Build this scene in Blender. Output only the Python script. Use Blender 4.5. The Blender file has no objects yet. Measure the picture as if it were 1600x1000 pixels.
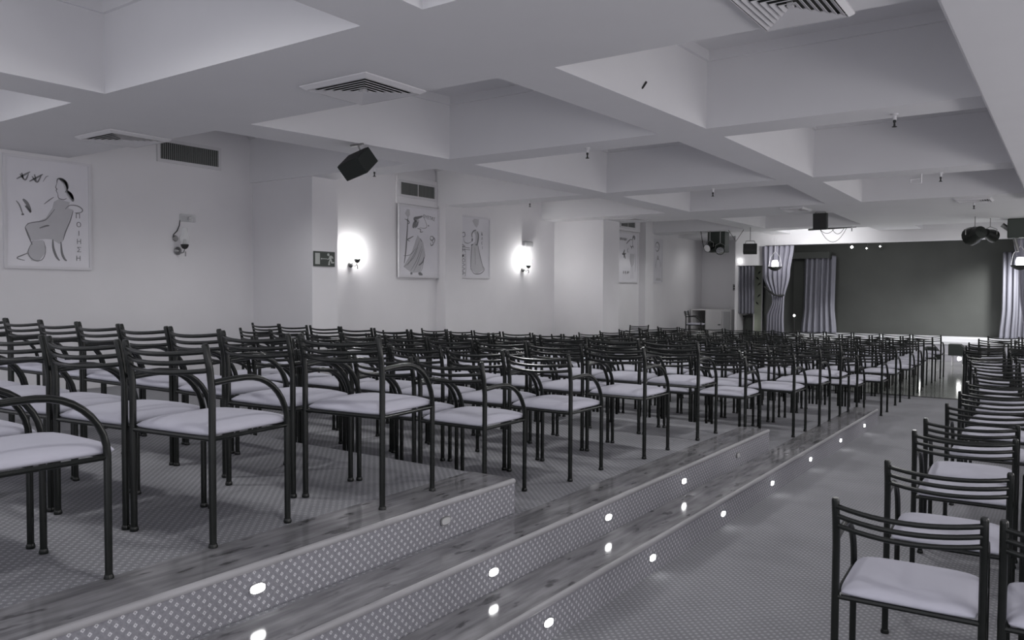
import bpy, bmesh, math, random
from mathutils import Vector, Matrix
random.seed(7)
C = bpy.context.scene.collection
SC = bpy.context.scene
PI = math.pi

# ------------------------------------------------------------------ camera
F = 1242.5
YAW, PITCH, ROLL = -0.61366863, -0.03473813, 0.00555164
cy, sy, cp, sp, cr, sr = math.cos(YAW), math.sin(YAW), math.cos(PITCH), math.sin(PITCH), math.cos(ROLL), math.sin(ROLL)
FW = Vector((sy*cp, cy*cp, sp)); RT = Vector((cy, -sy, 0)); UP = RT.cross(FW)
RT2 = RT*cr + UP*sr; UP2 = UP*cr - RT*sr
EYE = Vector((0, 0, 1.5))
cam = bpy.data.cameras.new('camera'); camo = bpy.data.objects.new('camera', cam); C.objects.link(camo)
cam.sensor_width = 36; cam.lens = F/1600*36; cam.clip_end = 200; cam.clip_start = 0.05
camo.matrix_world = Matrix(((RT2.x, UP2.x, -FW.x, EYE.x), (RT2.y, UP2.y, -FW.y, EYE.y), (RT2.z, UP2.z, -FW.z, EYE.z), (0, 0, 0, 1)))
SC.camera = camo
def ray(x, y): return RT2*((x-800)/F) - UP2*((y-500)/F) + FW
def onY(x, y, Y): d = ray(x, y); return EYE + d*(Y/d.y)
def onX(x, y, X): d = ray(x, y); return EYE + d*(X/d.x)
def onZ(x, y, Z): d = ray(x, y); return EYE + d*((Z-1.5)/d.z)

# ------------------------------------------------------------------ view, world, fill and stage lights
SC.view_settings.view_transform = 'Standard'; SC.view_settings.look = 'None'
SC.view_settings.gamma = 1; SC.view_settings.use_curve_mapping = False
SC.view_settings.exposure = 1.2
w = bpy.data.worlds.new('world'); SC.world = w; w.use_nodes = True
w.node_tree.nodes['Background'].inputs[0].default_value = (0.93, 0.93, 1.0, 1)
w.node_tree.nodes['Background'].inputs[1].default_value = 0.55
def point(name, loc, energy, radius=.1, col=(1, .98, .98)):
    l = bpy.data.lights.new(name, 'POINT'); l.energy = energy; l.shadow_soft_size = radius; l.color = col
    o = bpy.data.objects.new(name, l); C.objects.link(o); o.location = loc; return o
def spot(name, loc, target, energy, size, blend=.6, radius=.05, col=(1, 1, 1)):
    l = bpy.data.lights.new(name, 'SPOT'); l.energy = energy; l.spot_size = size; l.spot_blend = blend; l.shadow_soft_size = radius; l.color = col
    o = bpy.data.objects.new(name, l); C.objects.link(o); o.location = loc
    o.rotation_euler = (Vector(target)-Vector(loc)).to_track_quat('-Z', 'Y').to_euler(); return o
for yy in (1.0, 5.5, 9.0, 12.5, 16.0):
    point('right_fill_light', (3.6, yy, 1.0), 46, .5)  # unseen soft fill, added low down to brighten ceiling and walls
for xx, en in ((-1.3, 24), (-4.5, 32), (-7.1, 18)):
    for yy in (1.6, 5.8, 9.0, 12.5, 16.8):
        spot('overhead_fill', (xx, yy, 2.96 if yy != 1.6 else 3.6), (xx, yy, 0), en, 2.75, .5, .12)  # added overhead fill for floor and seats, no fixtures there
spot('overhead_fill', (-8.05, 20.5, 2.97), (-8.05, 20.9, 0), 9, 2.9, .8, .3)  # extra fill added to brighten the far left front wall
point('stage_lamp', (-3.8, 21.2, 2.35), 3, .3)
spot('stage_wash', (-0.6, 20.9, 2.5), (-1.75, 22.8, .95), 240, 1.1, 1, .2)
spot('stage_side_wash', (-4.2, 20.7, 2.5), (-5.5, 22.3, .35), 60, .6, 1, .1)
spot('stage_front_wash', (-4.9, 18.7, 2.6), (-5.2, 20.4, 2.4), 52, 2.3, 1, .15)
spot('stage_floor_wash', (-3.6, 21.2, 3.1), (-3.6, 20.9, .4), 150, 2.1, 1, .3)
spot('stage_floor_wash', (-0.9, 21.2, 3.1), (-0.9, 20.9, .4), 110, 2.1, 1, .3)
spot('stage_front_wash', (-2.0, 17.2, 2.4), (-2.0, 20.6, .6), 60, 1.6, 1, .15)

# ------------------------------------------------------------------ materials
def mat(name, col, rough=.6, metal=0., emit=None, es=0., spec=.5, bump=None, mottled=0., coat=0.):
    m = bpy.data.materials.new(name); m.use_nodes = True; nt = m.node_tree; b = nt.nodes['Principled BSDF']
    b.inputs['Base Color'].default_value = (*col, 1); b.inputs['Roughness'].default_value = rough
    b.inputs['Metallic'].default_value = metal; b.inputs['Specular IOR Level'].default_value = spec
    if coat: b.inputs['Coat Weight'].default_value = coat; b.inputs['Coat Roughness'].default_value = .1
    if emit: b.inputs['Emission Color'].default_value = (*emit, 1); b.inputs['Emission Strength'].default_value = es
    g = nt.nodes.new('ShaderNodeNewGeometry')
    if mottled:
        n = nt.nodes.new('ShaderNodeTexNoise'); n.inputs['Scale'].default_value = 2.2; n.inputs['Detail'].default_value = 3
        nt.links.new(g.outputs['Position'], n.inputs['Vector'])
        r = nt.nodes.new('ShaderNodeMapRange'); r.inputs['To Min'].default_value = 1-mottled; r.inputs['To Max'].default_value = 1+mottled
        nt.links.new(n.outputs['Fac'], r.inputs['Value'])
        v = nt.nodes.new('ShaderNodeVectorMath'); v.operation = 'SCALE'; v.inputs[0].default_value = col
        nt.links.new(r.outputs['Result'], v.inputs['Scale']); nt.links.new(v.outputs['Vector'], b.inputs['Base Color'])
    if bump:
        n = nt.nodes.new('ShaderNodeTexNoise'); n.inputs['Scale'].default_value = bump[0]
        nt.links.new(g.outputs['Position'], n.inputs['Vector'])
        bp = nt.nodes.new('ShaderNodeBump'); bp.inputs['Strength'].default_value = bump[1]; bp.inputs['Distance'].default_value = .005
        nt.links.new(n.outputs['Fac'], bp.inputs['Height']); nt.links.new(bp.outputs['Normal'], b.inputs['Normal'])
    return m
WHITE = (.71, .70, .72)
M = dict(
    paint=mat('wall_paint', WHITE, .75, mottled=.04, bump=(60, .08)),
    ceil=mat('ceiling_paint', (.715, .71, .73), .8, mottled=.03, bump=(50, .05)),
    black=mat('black_enamel', (.0075, .009, .008), .27, spec=.33),
    rubber=mat('black_rubber', (.02, .02, .02), .7),
    cloth=mat('seat_cloth', (.47, .465, .53), .9, mottled=.06, bump=(400, .15)),
    vent=mat('vent_metal', (.62, .61, .63), .45),
    dark=mat('dark_void', (.045, .048, .045), .8),
    grille=mat('vent_grille', (.27, .275, .27), .6),
    paper=mat('poster_paper', (.70, .69, .73), .2, mottled=.08),
    ink=mat('poster_ink', (.19, .19, .20), .5),
    wash=mat('poster_wash', (.47, .465, .49), .5, mottled=.12),
    frame=mat('poster_frame', (.62, .61, .64), .4),
    chrome=mat('chrome', (.7, .7, .7), .15, 1.),
    steel=mat('dull_steel', (.28, .28, .28), .4, .8),
    signg=mat('exit_sign_green', (.035, .045, .037), .4),
    signw=mat('exit_sign_white', (.42, .44, .42), .5),
    spk=mat('speaker_black', (.013, .017, .015), .65, bump=(300, .2)),
    stageback=mat('stage_backdrop', (.055, .058, .054), .8, mottled=.18),
    stagefloor=mat('stage_floor', (.78, .78, .82), .35),
    stagefront=mat('stage_front', (.48, .47, .52), .4, mottled=.06),
    curtain=mat('grey_velvet', (.27, .265, .315), .85),
    curtaind=mat('dark_velvet', (.17, .17, .20), .85),
    screen=mat('folding_screen', (.38, .41, .33), .6, mottled=.2),
    cab=mat('cabinet_white', (.62, .61, .62), .5),
    cabg=mat('cabinet_grey_panel', (.42, .42, .43), .6),
    nose=mat('nosing_edge', (.33, .325, .335), .35, mottled=.3),
    bulb=mat('lit_bulb', (1, 1, 1), .5, emit=(1, .99, .97), es=34),
    bulb2=mat('lit_lamp', (1, 1, 1), .5, emit=(1, .99, .98), es=7),
    stepbulb=mat('step_light_lens', (1, 1, 1), .5, emit=(1, 1, 1), es=7),
    amp=mat('unlit_lens', (.5, .5, .5), .1),
)
gl = bpy.data.materials.new('clear_glass'); gl.use_nodes = True
b = gl.node_tree.nodes['Principled BSDF']; b.inputs['Base Color'].default_value = (.8, .82, .82, 1); b.inputs['Roughness'].default_value = .08
b.inputs['Alpha'].default_value = .28; M['glass'] = gl

def math_node(nt, op, a, b=None, c=None):
    n = nt.nodes.new('ShaderNodeMath'); n.operation = op
    for i, v in enumerate((a, b, c)):
        if v is None: continue
        if isinstance(v, (int, float)): n.inputs[i].default_value = v
        else: nt.links.new(v, n.inputs[i])
    return n.outputs[0]
def carpet(name, axes, pu=.040, pv=.040, base=(.235, .235, .25), dot=(.40, .40, .42), dark=(.215, .215, .23)):
    m = bpy.data.materials.new(name); m.use_nodes = True; nt = m.node_tree; b = nt.nodes['Principled BSDF']
    b.inputs['Roughness'].default_value = .95; b.inputs['Specular IOR Level'].default_value = .15
    g = nt.nodes.new('ShaderNodeNewGeometry'); s = nt.nodes.new('ShaderNodeSeparateXYZ'); nt.links.new(g.outputs['Position'], s.inputs[0])
    u = math_node(nt, 'DIVIDE', s.outputs[axes[0]], pu); v = math_node(nt, 'DIVIDE', s.outputs[axes[1]], pv)
    p = math_node(nt, 'ADD', u, v); q = math_node(nt, 'SUBTRACT', u, v)
    a = math_node(nt, 'ABSOLUTE', math_node(nt, 'SUBTRACT', math_node(nt, 'FRACT', p), .5))
    c = math_node(nt, 'ABSOLUTE', math_node(nt, 'SUBTRACT', math_node(nt, 'FRACT', q), .5))
    d = math_node(nt, 'MAXIMUM', a, c)
    ring = math_node(nt, 'MULTIPLY', math_node(nt, 'LESS_THAN', d, .20), math_node(nt, 'GREATER_THAN', d, .07))
    edge = math_node(nt, 'GREATER_THAN', d, .44)
    n = nt.nodes.new('ShaderNodeTexNoise'); n.inputs['Scale'].default_value = 90; nt.links.new(g.outputs['Position'], n.inputs['Vector'])
    n2 = nt.nodes.new('ShaderNodeTexNoise'); n2.inputs['Scale'].default_value = 1.7; n2.inputs['Detail'].default_value = 4; nt.links.new(g.outputs['Position'], n2.inputs['Vector'])
    m1 = nt.nodes.new('ShaderNodeMix'); m1.data_type = 'RGBA'; m1.inputs[6].default_value = (*base, 1); m1.inputs[7].default_value = (*dark, 1)
    nt.links.new(edge, m1.inputs[0])
    m2 = nt.nodes.new('ShaderNodeMix'); m2.data_type = 'RGBA'; m2.inputs[7].default_value = (*dot, 1)
    nt.links.new(m1.outputs[2], m2.inputs[6]); nt.links.new(ring, m2.inputs[0])
    sc = math_node(nt, 'MULTIPLY', math_node(nt, 'ADD', math_node(nt, 'MULTIPLY', n.outputs['Fac'], .5), .75), math_node(nt, 'ADD', math_node(nt, 'MULTIPLY', n2.outputs['Fac'], .4), .8))
    vm = nt.nodes.new('ShaderNodeVectorMath'); vm.operation = 'SCALE'; nt.links.new(m2.outputs[2], vm.inputs[0]); nt.links.new(sc, vm.inputs['Scale'])
    nt.links.new(vm.outputs[0], b.inputs['Base Color'])
    return m
M['carpet'] = carpet('carpet_floor', (0, 1))
M['carpet_riser'] = carpet('carpet_riser', (1, 2), base=(.25, .248, .27), dot=(.56, .555, .58), dark=(.24, .238, .26))
def wood(name, c1, c2, knots, rough, axis_scale):
    m = bpy.data.materials.new(name); m.use_nodes = True; nt = m.node_tree; b = nt.nodes['Principled BSDF']
    b.inputs['Roughness'].default_value = rough; b.inputs['Specular IOR Level'].default_value = .6
    g = nt.nodes.new('ShaderNodeNewGeometry')
    vm = nt.nodes.new('ShaderNodeVectorMath'); vm.operation = 'MULTIPLY'; vm.inputs[1].default_value = axis_scale
    nt.links.new(g.outputs['Position'], vm.inputs[0])
    n = nt.nodes.new('ShaderNodeTexNoise'); n.inputs['Scale'].default_value = 3; n.inputs['Detail'].default_value = 6; nt.links.new(vm.outputs[0], n.inputs['Vector'])
    r = nt.nodes.new('ShaderNodeValToRGB'); r.color_ramp.elements[0].position = .32; r.color_ramp.elements[1].position = .72
    r.color_ramp.elements[0].color = (*c1, 1); r.color_ramp.elements[1].color = (*c2, 1); nt.links.new(n.outputs['Fac'], r.inputs[0])
    n2 = nt.nodes.new('ShaderNodeTexNoise'); n2.inputs['Scale'].default_value = 5.5; n2.inputs['Detail'].default_value = 3
    vm2 = nt.nodes.new('ShaderNodeVectorMath'); vm2.operation = 'MULTIPLY'; vm2.inputs[1].default_value = (3.2 if axis_scale[0] > axis_scale[1] else .8, 1.1 if axis_scale[0] > axis_scale[1] else 2.2, 1)
    nt.links.new(g.outputs['Position'], vm2.inputs[0]); nt.links.new(vm2.outputs[0], n2.inputs['Vector'])
    r2 = nt.nodes.new('ShaderNodeValToRGB'); r2.color_ramp.elements[0].position = .60; r2.color_ramp.elements[1].position = .68
    r2.color_ramp.elements[0].color = (1, 1, 1, 1); r2.color_ramp.elements[1].color = (1-knots, 1-knots, 1-knots, 1); nt.links.new(n2.outputs['Fac'], r2.inputs[0])
    mx = nt.nodes.new('ShaderNodeMix'); mx.data_type = 'RGBA'; mx.blend_type = 'MULTIPLY'; mx.inputs[0].default_value = 1
    nt.links.new(r.outputs[0], mx.inputs[6]); nt.links.new(r2.outputs[0], mx.inputs[7]); nt.links.new(mx.outputs[2], b.inputs['Base Color'])
    return m
M['board'] = wood('tread_wood', (.14, .138, .145), (.30, .295, .305), .6, .11, (9, 1.2, 9))
M['parquet'] = wood('dance_floor', (.20, .21, .195), (.27, .28, .26), .1, .13, (1, 6, 1))

# ------------------------------------------------------------------ mesh helpers
def V(*a): return Vector(a)
def bbox(bm, lo, hi, R=None, c=None):
    vs = []
    for z in (lo[2], hi[2]):
        for (x, y) in ((lo[0], lo[1]), (hi[0], lo[1]), (hi[0], hi[1]), (lo[0], hi[1])):
            p = V(x, y, z)
            if R is not None: p = R @ p
            if c is not None: p = p + c
            vs.append(bm.verts.new(p))
    for f in ((3, 2, 1, 0), (4, 5, 6, 7), (0, 1, 5, 4), (1, 2, 6, 5), (2, 3, 7, 6), (3, 0, 4, 7)): bm.faces.new([vs[i] for i in f])
    return vs
def tube(bm, pts, r, n=10, cap=True):
    pts = [Vector(p) for p in pts]; rings = []
    rr = r if isinstance(r, (list, tuple)) else [r]*len(pts)
    t0 = (pts[1]-pts[0]).normalized(); up = V(0, 0, 1) if abs(t0.z) < .9 else V(1, 0, 0)
    a = t0.cross(up).normalized()
    for i, p in enumerate(pts):
        if i == 0: t = pts[1]-pts[0]
        elif i == len(pts)-1: t = pts[-1]-pts[-2]
        else: t = (pts[i+1]-p).normalized()+(p-pts[i-1]).normalized()
        t.normalize(); a = (a - t*a.dot(t)).normalized(); b = t.cross(a)
        rings.append([bm.verts.new(p + (a*math.cos(2*PI*k/n)+b*math.sin(2*PI*k/n))*rr[i]) for k in range(n)])
    for i in range(len(rings)-1):
        for k in range(n): bm.faces.new((rings[i][k], rings[i][(k+1) % n], rings[i+1][(k+1) % n], rings[i+1][k]))
    if cap: bm.faces.new(rings[0][::-1]); bm.faces.new(rings[-1])
def lathe(bm, prof, c=(0, 0, 0), axis=(0, 0, 1), n=16):
    ax = Vector(axis).normalized(); u = ax.orthogonal().normalized(); v = ax.cross(u); c = Vector(c); rings = []
    for (r, h) in prof: rings.append([bm.verts.new(c+ax*h+(u*math.cos(2*PI*k/n)+v*math.sin(2*PI*k/n))*max(r, 1e-4)) for k in range(n)])
    for i in range(len(rings)-1):
        for k in range(n): bm.faces.new((rings[i][k], rings[i][(k+1) % n], rings[i+1][(k+1) % n], rings[i+1][k]))
    bm.faces.new(rings[0][::-1]); bm.faces.new(rings[-1])
def prism(bm, pts, off):
    a = [bm.verts.new(Vector(p)) for p in pts]; b = [bm.verts.new(Vector(p)+Vector(off)) for p in pts]; n = len(pts)
    bm.faces.new(a[::-1]); bm.faces.new(b)
    for i in range(n): bm.faces.new((a[i], a[(i+1) % n], b[(i+1) % n], b[i]))
def obj(name, bm, m, parent=None, smooth=False, bevel=0):
    bmesh.ops.recalc_face_normals(bm, faces=bm.faces)
    me = bpy.data.meshes.new(name); bm.to_mesh(me); bm.free()
    me.materials.append(M[m] if isinstance(m, str) else m)
    if smooth:
        for p in me.polygons: p.use_smooth = True
        if smooth != 'all':
            try: me.set_sharp_from_angle(angle=math.radians(45))
            except Exception: pass
    o = bpy.data.objects.new(name, me); C.objects.link(o)
    if parent is not None: o.parent = parent
    if bevel:
        b = o.modifiers.new('bevel', 'BEVEL'); b.width = bevel; b.segments = 2; b.limit_method = 'ANGLE'
    return o
def thing(name, label, cat, loc=(0, 0, 0), rotz=0, group=None):
    o = bpy.data.objects.new(name, None); C.objects.link(o); o.location = loc; o.rotation_euler = (0, 0, rotz)
    o.empty_display_size = .1; o['label'] = label; o['category'] = cat
    if group: o['group'] = group
    return o
def tag(o, label, cat, group=None):
    o['label'] = label; o['category'] = cat
    if group: o['group'] = group
    return o
def struct(name, bm, m, bevel=0):
    o = obj(name, bm, m, None, False, bevel); o['kind'] = 'structure'; return o
B = bmesh.new

# ------------------------------------------------------------------ the room shell
H, HT = 3.0, 3.74
P1, P2, P3 = .175, .35, .525
X1, X2, X3 = -1.80, -2.065, -2.35
Y1, Y2, Y3 = 9.9, 6.72, 3.375
YB = -1.2
bm = B(); bbox(bm, (X1-.3, YB, -.1), (4.2, 12.95, 0)); bbox(bm, (-9.9, Y1-.3, -.1), (X1-.3, 12.95, 0)); struct('floor', bm, 'carpet')
bm = B(); bbox(bm, (-9.9, 12.95, -.1), (4.2, 22.3, 0.0)); struct('floor', bm, 'parquet')
bm = B(); bbox(bm, (-9.0, 12.93, 0), (4.2, 12.99, .006)); struct('trim_1', bm, 'rubber')

def platform(name, label, X, Yend, z, blocks, board_w):
    t = thing(name, label, 'platform', (X, (YB+Yend)/2, 0)); ox, oy = X, (YB+Yend)/2
    def L(b): bmesh.ops.translate(b, vec=(-ox, -oy, 0), verts=b.verts); return b
    bm = B()
    for (a, b, c, d) in blocks: bbox(bm, (a, c, 0), (b, d, z-.001))
    obj('carpet_top', L(bm), 'carpet', t)
    bm = B(); bbox(bm, (X-.02, YB, z-P1+.0), (X-.004, Yend, z-.02)); obj('riser', L(bm), 'carpet_riser', t)
    bm = B(); bbox(bm, (X-board_w, YB, z-.025), (X-.012, Yend-.0, z+.004)); obj('tread_board', L(bm), 'board', t)
    bm = B()
    prof = [(0, -.020), (.010, -.019), (.014, -.010), (.011, .001), (.004, .0052), (-.004, .0052), (-.004, -.020)]
    prism(bm, [(X-.012+a, YB, z+b) for a, b in prof], (0, Yend-YB, 0)); obj('edge_strip', L(bm), 'nose', t, True)
    return t
platform('seating_platform', 'lowest carpeted seating platform, its end nearest the stage', X1, Y1, P1, ((X2+.0, X1-.26, YB, Y2), (-9.375, X1-.26, Y2+.002, 7.015), (-8.145, X1-.26, 7.015, 7.465), (-9.135, X1-.26, 7.465, Y1)), .26)
platform('seating_platform', 'middle carpeted seating platform with wooden tread edge', X2, Y2, P2, ((X3, X2-.25, YB, Y3), (-9.375, X2-.25, Y3+.002, Y2)), .25)
platform('seating_platform', 'highest carpeted seating platform nearest the camera', X3, Y3, P3, ((-9.375, X3-.295, YB, Y3),), .295)

# ceiling : beams with deep rectangular coffers, drawn as one sheet
def e1(y): return -2.86+(y-4.5)*.03 if y < 7 else (-2.77 if y < 12 else -2.83)
def pw(tab, y):
    if y <= tab[0][0]: return tab[0][1]
    for (a, b), (c, d) in zip(tab, tab[1:]):
        if y <= c: return b+(d-b)*(y-a)/(c-a)
    return tab[-1][1]
XE = [lambda y: 4.2, lambda y: -.60,
      lambda y: pw(((4.5, -2.86), (7, -2.765), (10.6, -2.76), (13.9, -2.84)), y),
      lambda y: pw(((4.5, -3.325), (7, -3.225), (11, -3.23), (13.9, -3.4), (16, -3.75)), y),
      lambda y: pw(((4.6, -6.085), (7, -5.79), (11, -5.76), (15, -5.80)), y),
      lambda y: pw(((4.6, -6.60), (7.5, -6.37), (10.7, -6.16), (14, -6.27)), y),
      lambda y: -9.9]
YE = [YB, 3.22, 4.535, 6.98, 7.43, 10.63, 11.14, 13.88, 15.42, 18.3, 19.1, 20.28]
bm = B()
def quad(a, b, c, d): bm.faces.new([bm.verts.new(Vector(p)) for p in (a, b, c, d)])
for j in range(len(YE)-1):
    ya, yb = YE[j], YE[j+1]
    for i in range(len(XE)-1):
        xa0, xa1, xb0, xb1 = XE[i](ya), XE[i](yb), XE[i+1](ya), XE[i+1](yb)
        coffer = (i % 2 == 1) and (j % 2 == 0)
        if i == 1 and j == 8: coffer = False            # wide flat band towards the stage
        if not coffer:
            quad((xa0, ya, H), (xa1, yb, H), (xb1, yb, H), (xb0, ya, H)); continue
        c = [(xa0, ya), (xa1, yb), (xb1, yb), (xb0, ya)]
        cx = sum(p[0] for p in c)/4; cyy = sum(p[1] for p in c)/4
        def ins(p, d): return (p[0]+(d if p[0] < cx else -d), p[1]+(d if p[1] < cyy else -d))
        lv = [(0, H), (0, 3.60), (.03, 3.60), (.03, 3.69), (.03, 3.69)]
        rings = [[(*ins(p, d), z) for p in c] for d, z in lv]
        for r0, r1 in zip(rings[:-2], rings[1:-1]):
            for k in range(4): quad(r0[k], r0[(k+1) % 4], r1[(k+1) % 4], r1[k])
        quad(*[(*ins(p, .03), 3.69) for p in c])
for o_ in (0,):
    bbox(bm, (-9.95, YB, 3.76), (4.25, 23.1, 3.8))
bmesh.ops.remove_doubles(bm, verts=bm.verts, dist=.0005)
ce = struct('ceiling', bm, 'ceil')
bm = B(); bbox(bm, (-.56, YB, 2.88), (1.6, 14.6, 3.0)); o = struct('trim_2', bm, 'ceil', .02)
# left wall in its jogs, pillars
def wallbox(name, lo, hi, m='paint', bev=0): bm = B(); bbox(bm, lo, hi); return struct(name, bm, m, bev)
wallbox('wall_left', (-9.9, YB, 0), (-9.38, 7.02, 3.76))
wallbox('wall_left', (-9.9, 7.02, 0), (-8.15, 7.46, 3.0))                   # pillar with the exit sign
wallbox('wall_left', (-9.9, 7.02, 3.0), (-8.15, 7.46, 3.76))
wallbox('wall_left', (-9.9, 7.46, 0), (-9.14, 10.66, 3.76))
wallbox('wall_left', (-9.9, 10.66, 0), (-8.93, 11.12, 3.76))                # pillar
wallbox('wall_left', (-9.9, 11.12, 0), (-9.05, 14.4, 3.76))
wallbox('wall_left', (-9.9, 14.4, 0), (-7.87, 15.1, 3.0))                   # pillar
wallbox('wall_left', (-9.9, 15.1, 0), (-8.78, 17.9, 3.76))
wallbox('wall_left', (-9.9, 17.9, 0), (-8.60, 18.35, 3.76))
wallbox('wall_left', (-9.9, 18.35, 0), (-8.78, 22.0, 3.76))
wallbox('trim_7', (-8.78, 20.29, 3.0), (-7.2, 22.0, 3.1), 'ceil')
wallbox('wall_right', (4.2, YB, 0), (4.35, 23.1, 3.76))
# slim box around the vents and posters
wallbox('trim_3', (-9.14, 9.62, 2.96), (-9.10, 10.66, 3.42), 'paint', .006)
wallbox('trim_4', (-8.78, 16.6, 2.98), (-8.74, 17.88, 3.40), 'paint', .006)
# wall beside the stage, door opening and header
wallbox('wall_front', (-9.9, 22.0, 0), (-7.2, 22.3, 3.76))
wallbox('wall_front', (-7.2, 20.3, 0), (-7.14, 22.3, 3.76))
wallbox('wall_front', (-7.14, 20.3, 2.225), (-6.46, 20.5, 2.73))
wallbox('wall_front', (-7.14, 20.3, 2.73), (4.2, 20.5, 3.76))
wallbox('wall_front', (.4, 20.3, 0), (4.2, 20.5, 2.73))
wallbox('wall_back_stage', (-7.6, 22.85, 0), (4.2, 23.0, 3.76), 'stageback')
wallbox('wall_left', (-7.6, 22.3, 0), (-7.5, 22.85, 3.76), 'stageback')
wallbox('trim_5', (-6.46, 20.42, 0), (-6.42, 22.85, 3.4), 'stageback')
wallbox('trim_6', (-6.42, 20.52, 3.3), (4.2, 22.85, 3.35), 'stageback')
# stage
t = thing('stage', 'low white edged stage with dark backdrop at the far end', 'stage', (-1.0, 21.5, 0))
def LO(b, o): bmesh.ops.translate(b, vec=-Vector(o.location), verts=b.verts); return b
bm = B(); bbox(bm, (-6.1, 20.22, .38), (.39, 22.83, .45)); obj('stage_floor', LO(bm, t), 'stagefloor', t, False, .01)
bm = B(); bbox(bm, (-6.08, 20.26, 0), (.38, 20.29, .38)); obj('stage_front_panel', LO(bm, t), 'stagefront', t)
bm = B(); bbox(bm, (-6.09, 20.24, .16), (.385, 20.262, .19)); obj('stage_front_moulding', LO(bm, t), 'vent', t)

# ------------------------------------------------------------------ armchairs
CH_W, CH_D = .228, .195
def make_chair():
    t = thing('tubular_armchair', 'x', 'chair')
    for s in (-1, 1):
        bm = B(); tube(bm, [(s*CH_W, -CH_D, .012), (s*CH_W, -CH_D, .42)], .0135); lathe(bm, [(.017, 0), (.018, .006), (.015, .018)], (s*CH_W, -CH_D, 0), n=10); obj('leg', bm, 'black', t, True)
        bm = B(); tube(bm, [(s*CH_W, CH_D, .012), (s*CH_W, CH_D, .42)], .0125); lathe(bm, [(.016, 0), (.017, .006), (.014, .018)], (s*CH_W, CH_D, 0), n=10); obj('leg', bm, 'black', t, True)
        bm = B(); tube(bm, [(s*CH_W, -CH_D, .42), (s*CH_W, -CH_D, .60), (s*CH_W, -CH_D-.010, .68), (s*CH_W, -CH_D-.030, .770), (s*CH_W, -CH_D-.031, .778)], [.0135, .0135, .0135, .0135, .010]); obj('back_post', bm, 'black', t, True)
        bm = B(); pts = [(s*CH_W, CH_D, .42)]
        for k in range(1, 10):
            a = k/9*PI/2; pts.append((s*CH_W, CH_D-.225*(1-math.cos(a)), .42+.215*math.sin(a)))
        pts += [(s*CH_W, -.10, .634), (s*CH_W, -CH_D+.005, .628)]
        tube(bm, pts, .0125); obj('armrest', bm, 'black', t, True)
    for z in (.748, .712, .676):
        bm = B(); y0 = -CH_D-.010-(z-.68)*.24
        tube(bm, [(CH_W*u, y0-.062*(1-u*u), z-.013*(1-u*u)) for u in [k/6-1 for k in range(13)]], .0095, 8); obj('back_rail', bm, 'black', t, True)
    bm = B()
    tube(bm, [(-CH_W, -CH_D, .415), (CH_W, -CH_D, .415)], .010, 8); tube(bm, [(-CH_W, CH_D, .415), (CH_W, CH_D, .415)], .010, 8)
    for s in (-1, 1): tube(bm, [(s*(CH_W), -CH_D, .415), (s*(CH_W), CH_D, .415)], .009, 8)
    obj('seat_frame', bm, 'black', t, True)
    bm = B(); n = 14; g = []
    def se(u): return math.copysign(abs(u)**.8, u)
    def pos(u, v):
        k = 1-.045*(abs(u)**4)*(abs(v)**4)
        return u*.219*k, .018+v*.222*k
    top = []; bot = []
    for i in range(n+1):
        a = []; b2 = []
        for j in range(n+1):
            u = math.sin((2*i/n-1)*PI/2); v = math.sin((2*j/n-1)*PI/2); x, y = pos(u, v)
            e = max(0, (1-abs(u)**5))**.5*max(0, (1-abs(v)**5))**.5
            a.append(bm.verts.new((x, y, .434+.032*e+.008*(1-u*u)*(1-v*v)))); b2.append(bm.verts.new((x*(.97+.03*0), .018+(y-.018)*.97, .425)))
        top.append(a); bot.append(b2)
    for i in range(n):
        for j in range(n):
            bm.faces.new((top[i][j], top[i+1][j], top[i+1][j+1], top[i][j+1])); bm.faces.new((bot[i][j], bot[i][j+1], bot[i+1][j+1], bot[i+1][j]))
    for k in range(n):
        for (A, Bq) in (((k, 0), (k+1, 0)), ((n, k), (n, k+1)), ((n-k, n), (n-k-1, n)), ((0, n-k), (0, n-k-1))):
            bm.faces.new((top[A[0]][A[1]], bot[A[0]][A[1]], bot[Bq[0]][Bq[1]], top[Bq[0]][Bq[1]]))
    obj('seat', bm, 'cloth', t, 'all')
    return t
chair0 = make_chair(); first = [True]
def chair(x, y, z, rz, label, group):
    if first[0]: r = chair0; first[0] = False
    else:
        r = chair0.copy(); C.objects.link(r)
        for ch in chair0.children:
            c = ch.copy(); C.objects.link(c); c.parent = r
    r.location = (x, y, z); r.rotation_euler = (0, 0, rz); r['label'] = label
    if group: r['group'] = group
    elif 'group' in r: del r['group']
    return r
ORD = ['first', 'second', 'third', 'fourth', 'fifth', 'sixth', 'seventh', 'eighth', 'ninth', 'tenth', 'eleventh', 'twelfth', 'thirteenth', 'fourteenth', 'fifteenth', 'sixteenth']
def col(i): return 'aisle end' if i == 0 else ORD[i]+' from aisle'
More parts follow.
